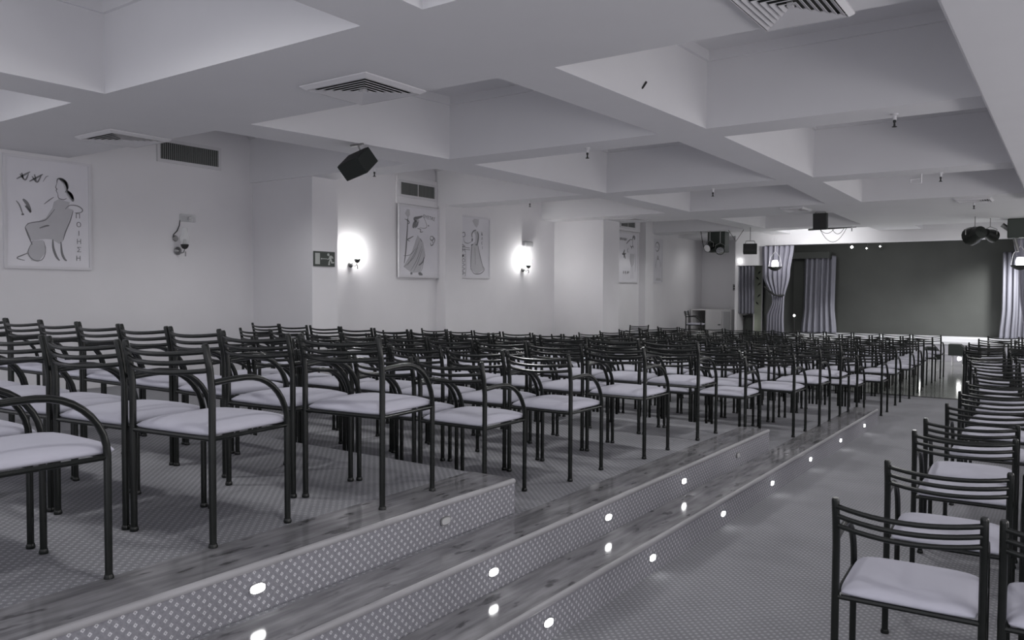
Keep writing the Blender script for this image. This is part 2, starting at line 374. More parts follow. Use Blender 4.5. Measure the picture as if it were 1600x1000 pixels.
# rows: (rear leg Y, x of the right rear leg of the aisle chair, number of chairs, z, platform words, row words)
rows = []
rows.append((1.00, -2.60, 3, P3, 'highest platform', 'nearest row'))
rows.append((1.785, -2.655, 5, P3, 'highest platform', 'middle row'))
rows.append((2.548, -2.50, 8, P3, 'highest platform', 'front row'))
for i, (y, x, n) in enumerate(((3.395, -2.57, 5), (4.142, -2.48, 7), (5.021, -2.40, 9), (5.896, -2.375, 11))):
    rows.append((y, x, n, P2, 'middle platform', ('nearest row', 'second nearest row', 'third nearest row', 'front row')[i]))
for i, (y, x, n) in enumerate(((6.80, -2.30, 11), (7.49, -2.08, 12), (8.226, -2.04, 12), (9.039, -2.03, 12))):
    rows.append((y, x, n, P1, 'lowest platform', ('nearest row', 'second nearest row', 'third nearest row', 'front row')[i]))
P0Y = [(9.96, -2.05), (10.63, -1.90), (11.75, -1.93), (12.62, -1.89), (13.45, -1.90), (14.33, -1.95), (15.15, -1.92), (16.06, -1.91)]
for i, (y, x) in enumerate(P0Y):
    rows.append((y, x, 11, 0., 'left level floor', 'nearest row' if i == 0 else ('row closest to stage' if i == len(P0Y)-1 else ORD[i]+' nearest row')))
centers2 = [-2.742, -3.229, -3.825, -4.325, -4.82, -5.315, -5.81, -6.305]
for (y, xr, n, z, pn, rn) in rows:
    for i in range(n):
        cx = xr-CH_W-i*.503+random.uniform(-.005, .005); yy = y+CH_D+random.uniform(-.012, .012); rz = random.uniform(-.012, .012)
        if z == P3:
            if y == 2.548:
                cx = centers2[i]; yy = y+CH_D-.03; rz = (.11, .065, -.02, .01, .0, .01, .02, 0)[i]
                if i == 1: yy = 2.44+CH_D
            elif y == 1.785:
                cx = [-2.885, -3.385, -3.90, -4.41, -4.91][i]; yy = [1.757, 1.695, 1.65, 1.63, 1.62][i]+CH_D; rz = (.12, .12, .09, .05, 0)[i]
            else: cx = [-2.86, -3.42, -3.95][i]; yy = 1.19
        chair(cx, yy, z, rz, 'black tubular armchair, %s, %s of the %s' % (col(i), rn, pn), 'armchairs on the '+pn)
rr = [(2.985, .05), (3.80, .05), (4.72, .03), (5.22, .03), (6.02, .02), (6.85, .02), (7.62, 0), (8.45, 0), (9.2, 0), (10.1, 0), (11.0, 0), (12.1, 0), (13.0, 0), (13.9, 0), (15.2, 0), (16.3, 0)]
rx = [-.672, -.645, -.675, -.69, -.665, -.68, -.70, -.72, -.78, -.90, -1.03, -1.16, -1.22, -1.27, -1.25, -1.20]
for k, ((y, rz), xl) in enumerate(zip(rr, rx)):
    for i in range(3):
        a = Matrix.Rotation(rz, 3, 'Z'); cx = xl + i*.50
        off = a @ Vector((CH_W, CH_D, 0)); c = Vector((xl, y, 0))+off+a @ Vector((i*.51, 0, 0))
        chair(c.x, c.y, 0, rz+(random.uniform(-.02, .02) if k > 1 else 0), 'black tubular armchair, %s, %s right of the aisle' % (col(i), 'nearest row' if k == 0 else (ORD[k]+' nearest row' if k < len(rr)-1 else 'row closest to the stage')), 'armchairs right of the aisle')
chair(*onY(992, 548, 16.6).xy, 0, .9, 'black tubular armchair standing alone by the left wall beneath a tall poster', None)
c_ = onY(1086, 500, 19.6)
bm = B(); bbox(bm, (-.4, -.4, 0), (.4, .4, .27)); o = obj('low_plinth', bm, 'cab', None, False, .01); o.location = (c_.x, 19.6, 0)
tag(o, 'low white plinth under the lone armchair beside the cabinet', 'plinth')
chair(c_.x, 19.6, .27, -1.35, 'black tubular armchair raised alone beside the white cabinet', None)

# ------------------------------------------------------------------ step lights
def step_light(X, y, z, lit, label):
    t = thing('step_light', label, 'light', (X, y, z), 0, 'lights set in the step risers')
    bm = B()
    def oval(w, h, n=20): return [(math.copysign(abs(math.cos(2*PI*k/n))**.7, math.cos(2*PI*k/n))*w, math.copysign(abs(math.sin(2*PI*k/n))**.7, math.sin(2*PI*k/n))*h) for k in range(n)]
    prism(bm, [(0, a, b) for a, b in oval(.036, .021)], (.006, 0, 0)); obj('bezel', bm, 'chrome' if lit else 'steel', t)
    bm = B(); prism(bm, [(.006, a, b) for a, b in oval(.029, .015)], (.004, 0, 0)); obj('lens', bm, 'stepbulb' if lit else 'amp', t)
for i, y in enumerate((2.84, 3.87, 4.92, 5.94, 7.0, 8.08, 9.15)): step_light(X1-.004, y, .0875, True, 'glowing oval step light in the lowest riser, %s from the camera' % ORD[i])
for i, y in enumerate((2.80, 3.865, 4.91)): step_light(X2-.004, y, .2625, True, 'glowing oval step light in the middle riser, %s from the camera' % ORD[i])
step_light(X2-.004, 5.95, .2625, False, 'unlit small step light near the end of the middle riser')
step_light(X3-.004, 1.77, .44, True, 'glowing oval step light in the highest riser')
step_light(X3-.004, 2.81, .44, False, 'unlit step light in the highest riser')

# ------------------------------------------------------------------ ceiling diffusers and wall vents
def diffuser(x, y, sx, sy_, label, n=6):
    t = thing('ceiling_diffuser', label, 'vent', (x, y, H), 0, 'square ceiling diffusers')
    bm = B(); bbox(bm, (-sx*.96, -sy_*.96, -.004), (sx*.96, sy_*.96, -.001)); obj('backing_plate', bm, 'dark', t)
    def ring(bm, ox, oy, ix, iy, zo, zi, th=.004):
        o = [(-ox, -oy), (ox, -oy), (ox, oy), (-ox, oy)]; i = [(-ix, -iy), (ix, -iy), (ix, iy), (-ix, iy)]
        L = [[bm.verts.new((*p, z)) for p in q] for q, z in ((o, zo), (i, zi), (i, zi+th), (o, zo+th))]
        for a in range(4):
            for k in range(4): bm.faces.new((L[a][k], L[a][(k+1) % 4], L[(a+1) % 4][(k+1) % 4], L[(a+1) % 4][k]))
    bm = B(); ring(bm, sx, sy_, sx*.90, sy_*.90, -.012, -.034, .010); obj('frame', bm, 'vent', t)
    bm = B()
    for k in range(n):
        f = .86-k*.135; g = f-.085
        ring(bm, sx*f, sy_*f, sx*g, sy_*g, -.034, -.024)
    obj('louvres', bm, 'vent', t)
    bm = B(); bbox(bm, (-sx*.06, -sy_*.06, -.03), (sx*.06, sy_*.06, -.008)); obj('centre_plate', bm, 'vent', t)
diffuser(-4.31, 4.20, .34, .31, 'square louvred ceiling diffuser on the wide beam above the left seats')
diffuser(-7.66, 4.23, .33, .31, 'square louvred ceiling diffuser close to the left wall')
diffuser(-1.22, 4.20, .24, .34, 'square louvred ceiling diffuser cut by the top picture edge')
diffuser(-1.30, 14.4, .25, .26, 'shallow ceiling diffuser on the flat band far right')
diffuser(-4.02, 14.36, .2, .3, 'small ceiling diffuser on the beam before the stage')
diffuser(-7.35, 14.5, .3, .3, 'ceiling diffuser beside the far pillar with a grille above')
def wall_vent(X, y0, y1, z0, z1, label, mid):
    t = thing('wall_vent', label, 'vent', (X, (y0+y1)/2, (z0+z1)/2), 0, 'dark air grilles high on the left wall'); a = (y1-y0)/2; h = (z1-z0)/2
    bm = B(); bbox(bm, (0, -a, -h), (.006, a, h)); obj('backing_plate', bm, 'dark', t)
    bm = B()
    for (p, q) in (((-a-.04, -h-.04), (a+.04, -h)), ((-a-.04, h), (a+.04, h+.04)), ((-a-.04, -h), (-a, h)), ((a, -h), (a+.04, h))): bbox(bm, (0, p[0], p[1]), (.02, q[0], q[1]))
    if mid: bbox(bm, (0, -.008, -h), (.016, .008, h))
    obj('frame', bm, 'vent', t)
    bm = B(); n = int((y1-y0)/.028)
    for k in range(n): yy = -a+(k+.5)*(2*a/n); bbox(bm, (.006, yy-.004, -h), (.013, yy+.004, h))
    obj('slats', bm, 'grille', t)
wall_vent(-9.38, 5.64, 6.47, 3.15, 3.365, 'wide dark air grille high on the wall left of the exit sign', False)
wall_vent(-9.10, 9.70, 10.55, 3.11, 3.31, 'dark double air grille above the dancing figure poster', True)
wall_vent(-8.74, 16.82, 17.55, 3.08, 3.30, 'distant dark air grille above the tall poster', True)

# ------------------------------------------------------------------ posters
def poster(X, y0, y1, z0, z1, label, strokes, washes, text=None, fr=.03):
    w, h = y1-y0, z1-z0
    t = thing('poster', label, 'poster', (X, y0, z0), 0, 'figure posters along the left wall')
    bm = B(); bbox(bm, (0, 0, 0), (.02, w, h)); obj('sheet', bm, 'paper', t)
    bm = B()
    for lo, hi in (((-fr, -fr), (w+fr, 0)), ((-fr, h), (w+fr, h+fr)), ((-fr, 0), (0, h)), ((w, 0), (w+fr, h))): bbox(bm, (0, lo[0], lo[1]), (.03, hi[0], hi[1]))
    obj('frame', bm, 'frame', t)
    if washes:
        bm = B()
        for k, poly in enumerate(washes): prism(bm, [(.0202+k*.0003, a*w, b*h) for a, b in poly], (.0008, 0, 0))
        obj('shaded_figure', bm, 'wash', t)
    if strokes:
        bm = B()
        for wd, pts in strokes:
            # smooth the polyline, then a flat ribbon
            P = [Vector((a*w, b*h)) for a, b in pts]
            if len(P) > 2:
                Q = []
                for i in range(len(P)-1):
                    p0, p1, p2, p3 = P[max(i-1, 0)], P[i], P[i+1], P[min(i+2, len(P)-1)]
                    for s in (0, .25, .5, .75): Q.append(.5*((2*p1)+(p2-p0)*s+(2*p0-5*p1+4*p2-p3)*s*s+(3*p1-p0-3*p2+p3)*s**3))
                Q.append(P[-1]); P = Q
            n = len(P); A = []; D = []
            for i, p in enumerate(P):
                d = (P[min(i+1, n-1)]-P[max(i-1, 0)]); d = d.normalized() if d.length > 0 else Vector((1, 0)); nn = Vector((-d.y, d.x))
                ww = wd*w*.5*(.35+.65*math.sin(PI*(i+.5)/n))
                A.append(bm.verts.new((.0228, *(p+nn*ww)))); D.append(bm.verts.new((.0228, *(p-nn*ww))))
            for i in range(n-1): bm.faces.new((A[i], A[i+1], D[i+1], D[i]))
        obj('line_drawing', bm, 'ink', t)
    if text:
        for (s, a, b, size, rot) in text:
            cu = bpy.data.curves.new('lettering', 'FONT'); cu.body = s; cu.size = size*w; cu.align_x = 'CENTER'; cu.align_y = 'CENTER'; cu.extrude = .0005
            tmp = bpy.data.objects.new('lettering', cu); dg = bpy.context.evaluated_depsgraph_get(); C.objects.link(tmp); dg.update()
            me = bpy.data.meshes.new_from_object(tmp.evaluated_get(bpy.context.evaluated_depsgraph_get())); bpy.data.objects.remove(tmp)
            me.materials.clear(); me.materials.append(M['ink'])
            o = bpy.data.objects.new('lettering', me); C.objects.link(o); o.parent = t
            o.matrix_local = Matrix.Translation((.0235, a*w, b*h)) @ Matrix(((0, 0, 1, 0), (1, 0, 0, 0), (0, 1, 0, 0), (0, 0, 0, 1))) @ Matrix.Rotation(rot, 4, 'Z')
    return t
# coordinates measured on each sheet, (across, up) in 0..1
S1 = [(.02, [(.60, .80), (.61, .84), (.66, .85), (.72, .82), (.74, .77), (.70, .72)]), (.012, [(.60, .80), (.585, .76), (.60, .745), (.59, .73), (.61, .70)]), (.012, [(.61, .70), (.62, .66), (.68, .65), (.72, .665)]),
      (.03, [(.63, .845), (.68, .835), (.72, .80), (.725, .74)]), (.03, [(.64, .84), (.70, .81), (.735, .76)]), (.05, [(.72, .73), (.76, .71), (.79, .67), (.80, .64)]), (.04, [(.73, .74), (.78, .70), (.80, .66)]),
      (.012, [(.56, .665), (.50, .63), (.44, .59)]), (.014, [(.70, .56), (.76, .60), (.86, .60), (.92, .57), (.90, .54), (.82, .53)]), (.012, [(.57, .55), (.48, .46), (.42, .43), (.26, .40), (.21, .36)]),
      (.02, [(.21, .36), (.23, .32), (.26, .26), (.29, .20)]), (.02, [(.38, .36), (.46, .385), (.50, .39)]), (.016, [(.80, .55), (.76, .45), (.70, .34), (.67, .26)]), (.03, [(.54, .26), (.545, .18), (.58, .10), (.62, .06)]),
      (.03, [(.64, .24), (.65, .14), (.68, .08), (.71, .06)]), (.014, [(.24, .12), (.18, .10), (.11, .07), (.20, .05)]), (.01, [(.30, .24), (.24, .13), (.30, .06), (.40, .06), (.45, .14), (.43, .24)]),
      (.022, [(.12, .80), (.20, .84), (.28, .88)]), (.02, [(.16, .85), (.22, .80), (.26, .86)]), (.02, [(.18, .86), (.20, .81)]), (.022, [(.27, .79), (.35, .83), (.43, .87)]), (.02, [(.30, .84), (.36, .79), (.41, .86)]), (.02, [(.33, .86), (.35, .80)]), (.008, [(.43, .80), (.47, .85), (.50, .86)]),
      (.04, [(.19, .62), (.24, .58), (.28, .51)]), (.016, [(.11, .60), (.15, .56), (.19, .47)]), (.03, [(.22, .56), (.28, .50)]), (.025, [(.17, .475), (.20, .48)])]
W1 = [[(.62, .65), (.56, .62), (.54, .56), (.46, .46), (.36, .42), (.24, .40), (.21, .34), (.26, .26), (.29, .24), (.45, .26), (.53, .26), (.62, .22), (.67, .25), (.70, .36), (.80, .56), (.74, .57), (.76, .63)],
      [(.30, .24), (.25, .17), (.22, .12), (.28, .05), (.36, .04), (.44, .12), (.46, .18), (.42, .25)], [(.62, .84), (.66, .85), (.73, .80), (.74, .75), (.80, .66), (.77, .65), (.72, .70), (.68, .80)]]
T1 = [('Π', .86, .50, .09, 0), ('Ο', .87, .415, .09, 0), ('Ι', .87, .33, .09, 0), ('Η', .87, .25, .09, 0), ('Σ', .87, .17, .09, 0), ('Η', .86, .085, .09, 0)]
poster(-9.38, 3.87, 4.74, 1.76, 2.93, 'large framed poster of a seated woman leaning on a chair back', S1, W1, T1)
S2 = [(.03, [(.19, .84), (.17, .60), (.14, .35), (.10, .17)]), (.02, [(.11, .82), (.20, .80), (.23, .77), (.18, .75)]), (.05, [(.40, .80), (.36, .84), (.46, .86), (.58, .89)]), (.07, [(.42, .82), (.36, .76), (.33, .70)]), (.05, [(.46, .80), (.42, .74), (.37, .72)]),
      (.012, [(.60, .88), (.66, .82), (.70, .74), (.62, .71), (.50, .72)]), (.03, [(.73, .76), (.76, .755)]), (.02, [(.24, .50), (.18, .52), (.26, .55), (.34, .58)]), (.02, [(.44, .70), (.53, .69), (.52, .65), (.60, .66)]),
      (.02, [(.80, .60), (.86, .60), (.89, .57), (.84, .54), (.79, .56), (.80, .60)]), (.02, [(.84, .54), (.88, .49), (.82, .46), (.80, .50)]), (.02, [(.86, .60), (.92, .56), (.90, .50)]), (.03, [(.63, .28), (.58, .20), (.48, .15)]),
      (.01, [(.50, .52), (.38, .34), (.18, .14)]), (.01, [(.46, .42), (.34, .26), (.10, .12)]), (.01, [(.56, .44), (.42, .22), (.26, .06)]), (.01, [(.58, .40), (.46, .20), (.34, .05)]), (.01, [(.40, .40), (.25, .30), (.08, .28)]), (.01, [(.63, .28), (.58, .12), (.52, .04)]), (.05, [(.26, .02), (.31, .03)]), (.06, [(.47, .03), (.53, .02), (.58, .005)]), (.02, [(.52, .55), (.56, .51)])]
W2 = [[(.12, .90), (.17, .97), (.24, .97), (.25, .89), (.20, .84)], [(.34, .70), (.36, .80), (.44, .86), (.50, .82), (.46, .74), (.40, .70)], [(.45, .60), (.30, .35), (.08, .12), (.30, .03), (.52, .05), (.66, .30), (.60, .50)]]
poster(-9.10, 9.68, 10.62, 1.78, 2.91, 'framed poster of a wild haired dancer holding a staff', S2, W2, [('ΘΥΕΤΑΣ', .76, .875, .085, -.12)], .04)
S3 = [(.03, [(.44, .66), (.42, .72), (.48, .78), (.56, .80)]), (.05, [(.44, .65), (.43, .60)]), (.04, [(.60, .78), (.64, .70), (.60, .56), (.54, .55)]), (.03, [(.40, .53), (.46, .55)]), (.02, [(.10, .72), (.18, .74), (.20, .68), (.12, .66)]), (.012, [(.16, .66), (.18, .58), (.30, .56), (.42, .60)]),
      (.02, [(.42, .55), (.40, .35), (.39, .15)]), (.02, [(.62, .55), (.70, .35), (.82, .12)]), (.012, [(.52, .50), (.54, .20)]), (.012, [(.0, .50), (.36, .48)]), (.012, [(.08, .46), (.36, .45)]), (.012, [(.05, .46), (.06, .02), (.22, .02), (.22, .44)]), (.05, [(.0, .54), (.05, .51), (.08, .49)]), (.02, [(.39, .14), (.50, .05), (.70, .05), (.84, .12), (.80, .18)])]
W3 = [[(.44, .95), (.50, .99), (.66, .99), (.64, .90), (.58, .84), (.52, .87)], [(.48, .78), (.56, .80), (.64, .72), (.62, .56), (.70, .35), (.82, .12), (.60, .04), (.38, .12), (.42, .54), (.54, .60), (.55, .70)]]
poster(-9.05, 11.14, 12.05, 1.79, 2.86, 'framed poster of a robed figure partly hidden by a pillar', S3, W3, [('ΑΣ ΚΟΛΛΑ', .15, .28, .12, -PI/2), ('Κ', .76, .74, .08, 0), ('Λ', .76, .66, .08, 0), ('Ε', .76, .58, .08, 0), ('Ι', .77, .50, .08, 0)], .035)
S4 = [(.02, [(.60, .89), (.68, .88), (.73, .91)]), (.02, [(.74, .90), (.72, .82), (.72, .74)]), (.07, [(.72, .90), (.76, .95), (.83, .93), (.80, .89)]), (.03, [(.40, .78), (.50, .84), (.62, .89)]), (.03, [(.60, .76), (.66, .72), (.74, .75), (.78, .70)]), (.03, [(.66, .74), (.68, .68)]), (.02, [(.50, .70), (.45, .64), (.50, .60)]), (.014, [(.60, .58), (.62, .40), (.68, .30)]), (.014, [(.80, .58), (.78, .40), (.70, .30)]), (.05, [(.32, .64), (.26, .58), (.32, .52), (.36, .46)]), (.04, [(.18, .56), (.30, .56), (.38, .58)]), (.03, [(.30, .66), (.28, .48)]),
      (.03, [(.24, .16), (.28, .20), (.27, .14)]), (.03, [(.34, .16), (.38, .20), (.37, .14)]), (.03, [(.44, .16), (.49, .20), (.48, .15)]), (.03, [(.52, .17), (.56, .20)]), (.01, [(.66, .30), (.66, .05)]), (.01, [(.74, .30), (.76, .05)]), (.012, [(.84, .60), (.90, .40), (.86, .20)])]
W4 = [[(.62, .58), (.61, .48), (.66, .30), (.74, .36), (.79, .58)]]
poster(-8.76, 16.72, 17.74, 1.79, 2.92, 'bright framed poster of a slender figure raising a flower', S4, W4, [('ΜΝΗΜΗ', .25, .87, .09, 0)], .04)
S5 = [(.06, [(.28, .80), (.34, .90), (.52, .93), (.68, .86), (.62, .76), (.45, .72), (.32, .76)]), (.05, [(.45, .84), (.52, .80)]), (.06, [(.55, .62), (.50, .55), (.62, .54), (.58, .62)]), (.03, [(.42, .54), (.34, .40), (.36, .32)]), (.03, [(.72, .54), (.84, .42), (.82, .34)])]
W5 = [[(.34, .03), (.44, .09), (.84, .09), (.94, .03)]]
poster(-8.78, 18.62, 19.2, 1.79, 2.88, 'narrow distant poster with a round face above an arch', S5, W5, None, .02)

# ------------------------------------------------------------------ exit sign
t = thing('exit_sign', 'dark green exit sign with running man and arrow on the pillar', 'sign', (-8.15, 7.06, 1.90))
p0 = onX(490, 392, -8.14); p1 = onX(523, 417, -8.14)
y0, y1, z0, z1 = p0.y, p1.y, p1.z, p0.z; t.location = (-8.15, y0, z0); w_, h_ = y1-y0, z1-z0
bm = B(); bbox(bm, (0, 0, 0), (.015, w_, h_)); obj('board', bm, 'signg', t, False, .003)
bm = B(); X_ = .0152
def pp(*pts): prism(bm, [(X_, a*w_, b*h_) for a, b in pts], (.001, 0, 0))
pp((.06, .14), (.28, .14), (.28, .88), (.06, .88)); obj('door_pictogram', bm, 'signw', t)
bm = B(); pp((.31, .51), (.37, .58), (.37, .535), (.62, .535), (.62, .49), (.37, .49), (.37, .44)); obj('arrow_pictogram', bm, 'signw', t)
bm = B()
hc = (.68, .80); pp(*[(hc[0]+.055*math.cos(a*PI/5), hc[1]+.09*math.sin(a*PI/5)) for a in range(10)])
pp((.74, .74), (.84, .74), (.90, .66), (.92, .55), (.88, .54), (.85, .62), (.83, .50), (.78, .46), (.72, .50), (.64, .46), (.62, .50), (.70, .55))
pp((.74, .48), (.82, .50), (.86, .40), (.86, .32), (.96, .32), (.96, .24), (.82, .22), (.80, .34), (.76, .38), (.75, .10), (.67, .10), (.69, .32))
obj('running_man_pictogram', bm, 'signw', t)

# ------------------------------------------------------------------ wall sconces
def sconce(loc, lit, label):
    t = thing('wall_sconce', label, 'lamp', loc, 0, 'brass wall sconces with glass globes' if lit else None)
    bm = B(); lathe(bm, [(.006, -.02), (.045, 0), (.052, .012), (.04, .03), (.012, .045)], (0, 0, 0), (1, 0, 0)); obj('wall_plate', bm, 'steel', t, True)
    bm = B(); tube(bm, [(.03, 0, 0), (.08, 0, -.03), (.12, .01, -.02), (.13, .02, .02)], .008); tube(bm, [(.13, .03, -.01), (.13, .03, -.07)], .008, 8); obj('arm', bm, 'steel', t, True)
    bm = B(); lathe(bm, [(.01, 0), (.03, .01), (.045, .035), (.05, .06), (.042, .062)], (.13, .02, .02)); obj('lamp_cup', bm, 'rubber', t, True)
    if lit:
        bm = B(); lathe(bm, [(.02, .05), (.045, .08), (.06, .12), (.058, .15), (.04, .19), (.028, .22), (.024, .26)], (.13, .02, .02)); obj('glass_globe', bm, 'bulb', t, True)
    else:
        bm = B(); lathe(bm, [(.03, .055), (.055, .09), (.065, .13), (.06, .16), (.04, .20), (.032, .27)], (.13, .02, .02)); obj('glass_globe', bm, 'glass', t, True)
        bm = B(); lathe(bm, [(.012, .04), (.02, .06), (.022, .09), (.012, .13)], (.13, .02, .02)); obj('bulb', bm, 'amp', t, True)
p = onX(278, 392, -9.36); sconce((-9.37, p.y, p.z), False, 'unlit wall sconce with a clear glass chimney between poster and pillar')
p = onX(548, 413, -9.12); sconce((-9.13, p.y, p.z), True, 'glowing wall sconce just right of the exit sign')
p = onX(817, 421, -9.03); sconce((-9.04, p.y, p.z), True, 'glowing wall sconce below the small wall box')
# emergency lamp with cable, and box over the second sconce
p = onX(292, 341, -9.38)
t = thing('emergency_lamp', 'small bright emergency lamp on the wall above the unlit sconce', 'lamp', (-9.38, p.y, p.z))
bm = B(); bbox(bm, (0, -.11, -.05), (.05, .10, .05)); obj('housing', bm, 'glass', t, False, .01)
bm = B(); lathe(bm, [(.01, 0), (.028, .02), (.03, .04), (.02, .06)], (.03, .0, -.01), (1, 0, 0), 12); obj('lamp_head', bm, 'chrome', t, True)
bm = B(); tube(bm, [(.004, -.10, -.03), (.006, -.11, -.10), (.006, -.14, -.17), (.006, -.19, -.22), (.01, -.20, -.25)], .006, 6); obj('cable', bm, 'rubber', t, True)
bm = B(); lathe(bm, [(.035, 0), (.04, .01), (.03, .025)], (0, -.17, -.27), (1, 0, 0)); obj('junction_cap', bm, 'steel', t, True)
p = onX(822, 382, -9.05)
t = thing('wall_box', 'small rounded grey box on the wall above the right sconce', 'box', (-9.05, p.y, p.z))
bm = B(); bbox(bm, (0, -.14, -.05), (.09, .14, .06)); obj('housing', bm, 'cabg', t, False, .02)
bm = B(); bbox(bm, (.01, -.11, -.065), (.08, .11, -.05)); obj('base', bm, 'vent', t)

# ------------------------------------------------------------------ hanging speaker above the seats
dep = (V(-5.85, 5.55, 2.72)-EYE).dot(FW); sc_ = dep/F
def cv(x, y, z): return (RT2*x-UP2*y+FW*z)*sc_
near = EYE + ray(558, 247)*dep
a_, b_, c_ = cv(-38, 9, 27.5), cv(13, -24, 25.8), cv(14, 21, 12.5)
ctr = near+(a_+b_+c_)/2
t = thing('hanging_speaker', 'black cube shaped loudspeaker hanging from the beam over the left seats', 'speaker', ctr)
bm = B(); vs = [bm.verts.new(near-ctr+a_*i+b_*j+c_*k) for k in (0, 1) for (i, j) in ((0, 0), (1, 0), (1, 1), (0, 1))]
for f in ((3, 2, 1, 0), (4, 5, 6, 7), (0, 1, 5, 4), (1, 2, 6, 5), (2, 3, 7, 6), (3, 0, 4, 7)): bm.faces.new([vs[i] for i in f])
obj('cabinet', bm, 'spk', t, False, .008)
an = a_.normalized(); bn = b_.normalized(); cn = c_.normalized()
bm = B(); q = near-ctr; g = cn*-.004
prism(bm, [q+a_*.06+b_*.06, q+a_*.94+b_*.06, q+a_*.94+b_*.94, q+a_*.06+b_*.94], g); obj('grille', bm, 'rubber', t)
top = V(ctr.x-.02, ctr.y+.02, 3.0)-ctr
bm = B(); tube(bm, [b_*.5, b_*.5+(top-b_*.5)*.6, top], .009, 8); tube(bm, [top+V(-.1, 0, -.008), top+V(.08, 0, -.008)], .012, 6); obj('bracket', bm, 'steel', t, True)

# ------------------------------------------------------------------ sprinklers and small ceiling fittings
def sprinkler(x, y, label, z=H):
    t = thing('sprinkler', label, 'sprinkler', (x, y, z), 0, 'ceiling sprinklers')
    bm = B(); lathe(bm, [(.028, 0), (.028, -.01), (.016, -.014), (.016, -.05)], (0, 0, 0), n=10); obj('pipe', bm, 'vent', t, True)
    bm = B(); lathe(bm, [(.010, -.05), (.013, -.065), (.007, -.075), (.009, -.10), (.02, -.104), (.02, -.108)], (0, 0, 0), n=10); obj('head', bm, 'rubber', t, True)
for px, py, lab in ((585, 262, 'sprinkler below the beam right of the hanging speaker'), (828, 313, 'sprinkler in front of the right sconce wall'), (918, 231, 'sprinkler on the beam above the pillar, upper centre'),
                    (1114, 295, 'small sprinkler on the middle distance beam'), (1398, 178, 'sprinkler on the long beam, upper right'), (1470, 270, 'sprinkler right of the white pipe loop')):
    q = onZ(px, py, H); sprinkler(q.x, q.y, lab)
q = onZ(1522, 316, H); sprinkler(q.x, q.y, 'sprinkler just beyond the far right diffuser')
q = onZ(1344, 357.5, H); sprinkler(q.x, 18.7, 'farthest sprinkler before the stage opening')
q = onZ(1440, 272, H)
t = thing('pipe_loop', 'white square pipe loop hanging from the beam', 'pipe', (q.x, q.y-.02, H))
bm = B(); tube(bm, [(0, 0, 0), (0, 0, -.04), (0, 0, -.11), (-.12, 0, -.11), (-.12, 0, -.06), (0, 0, -.055)], .012, 8); obj('pipe', bm, 'vent', t, True)
q = onX(1007, 132, XE[2](6)-.01)
q = onX(1007, 132, -2.81)
bm = B(); tube(bm, [(-.03, .05, .035), (-.005, .02, .02), (-.01, -.03, -.03), (-.03, -.05, -.05)], .009, 8)
o = obj('ceiling_hook', bm, 'rubber', None, True); o.location = (-2.80, q.y, q.z); tag(o, 'small dark hook on the side of the coffer', 'hook')

# ------------------------------------------------------------------ equipment near the stage
def hbox(name, label, cat, px, py, Y, w, d, h, rz, tilt, m='spk'):
    c = onY(px, py, Y); t = thing(name, label, cat, c, rz)
    R = Matrix.Rotation(tilt, 3, 'X'); bm = B(); bbox(bm, (-w/2, -d/2, -h/2), (w/2, d/2, h/2), R); obj('cabinet', bm, m, t, False, .012)
    bm = B(); bbox(bm, (-w/2*.88, -d/2-.008, -h/2*.9), (w/2*.88, -d/2, h/2*.9), R); obj('grille', bm, 'rubber', t)
    bm = B(); top = 3.0-c.z
    for s in (-1, 1): tube(bm, [(s*w*.42, 0, h*.3), (s*w*.3, 0, h*.5+.08)], .008, 6)
    tube(bm, [(-w*.3, 0, h*.5+.08), (w*.3, 0, h*.5+.08)], .008, 6); tube(bm, [(0, 0, h*.5+.08), (0, 0, top)], .010, 6)
    obj('hanger', bm, 'steel', t, True); return t
hbox('hanging_speaker', 'black loudspeaker hanging left of the stage curtain', 'speaker', 1172, 389, 17.8, .30, .2, .20, .3, -.25)
hbox('hanging_speaker', 'tall black loudspeaker hanging beside the lighting bar', 'speaker', 1282, 346, 15.2, .24, .18, .30, .1, .12)
# box with spotlights
c = onY(1121, 379, 18.8)
t = thing('speaker_cabinet', 'large dark loudspeaker box hung behind the twin spotlights', 'speaker', c)
bm = B(); bbox(bm, (-.20, -.14, -.24), (.24, .16, 3.0-c.z)); obj('cabinet', bm, 'signg', t, False, .01)
def spotlight(name, label, px, py, Y, aim, r=.07, L=.2, lit=False, m='black'):
    c = onY(px, py, Y); t = thing(name, label, 'spotlight', c, 0, 'stage spotlights hung from the ceiling'); ax = Vector(aim).normalized()
    bm = B(); lathe(bm, [(.02, -L*.6), (r*.7, -L*.55), (r*.8, -L*.2), (r, L*.1), (r*1.05, L*.4), (r*.9, L*.4)], (0, 0, 0), ax); obj('can', bm, m, t, True)
    bm = B(); lathe(bm, [(r*.9, L*.40), (r*.5, L*.43)], (0, 0, 0), ax); obj('lens', bm, 'bulb2' if lit else 'chrome', t, True)
    side = ax.cross(V(0, 0, 1)).normalized(); bm = B()
    tube(bm, [side*r*1.1, side*r*1.1+V(0, 0, .1), V(0, 0, .16), -side*r*1.1+V(0, 0, .1), -side*r*1.1], .007, 6); tube(bm, [(0, 0, .16), (0, 0, 3.0-c.z)], .009, 6); obj('yoke', bm, 'steel', t, True)
spotlight('stage_spotlight', 'shiny spotlight hung left of the dark loudspeaker box', 1109, 386, 18.45, (-.3, -.9, -.35), .10, .26)
spotlight('stage_spotlight', 'shiny spotlight hung in front of the dark loudspeaker box', 1125, 390, 18.45, (.35, -.9, -.35), .10, .26)
spotlight('stage_spotlight', 'left one of the paired dark spotlights near the stage top right', 1523, 367, 17.6, (-.6, .7, -.2), .17, .34)
spotlight('stage_spotlight', 'right one of the paired dark spotlights near the stage top right', 1547, 367, 18.1, (.4, .8, -.2), .12, .28)
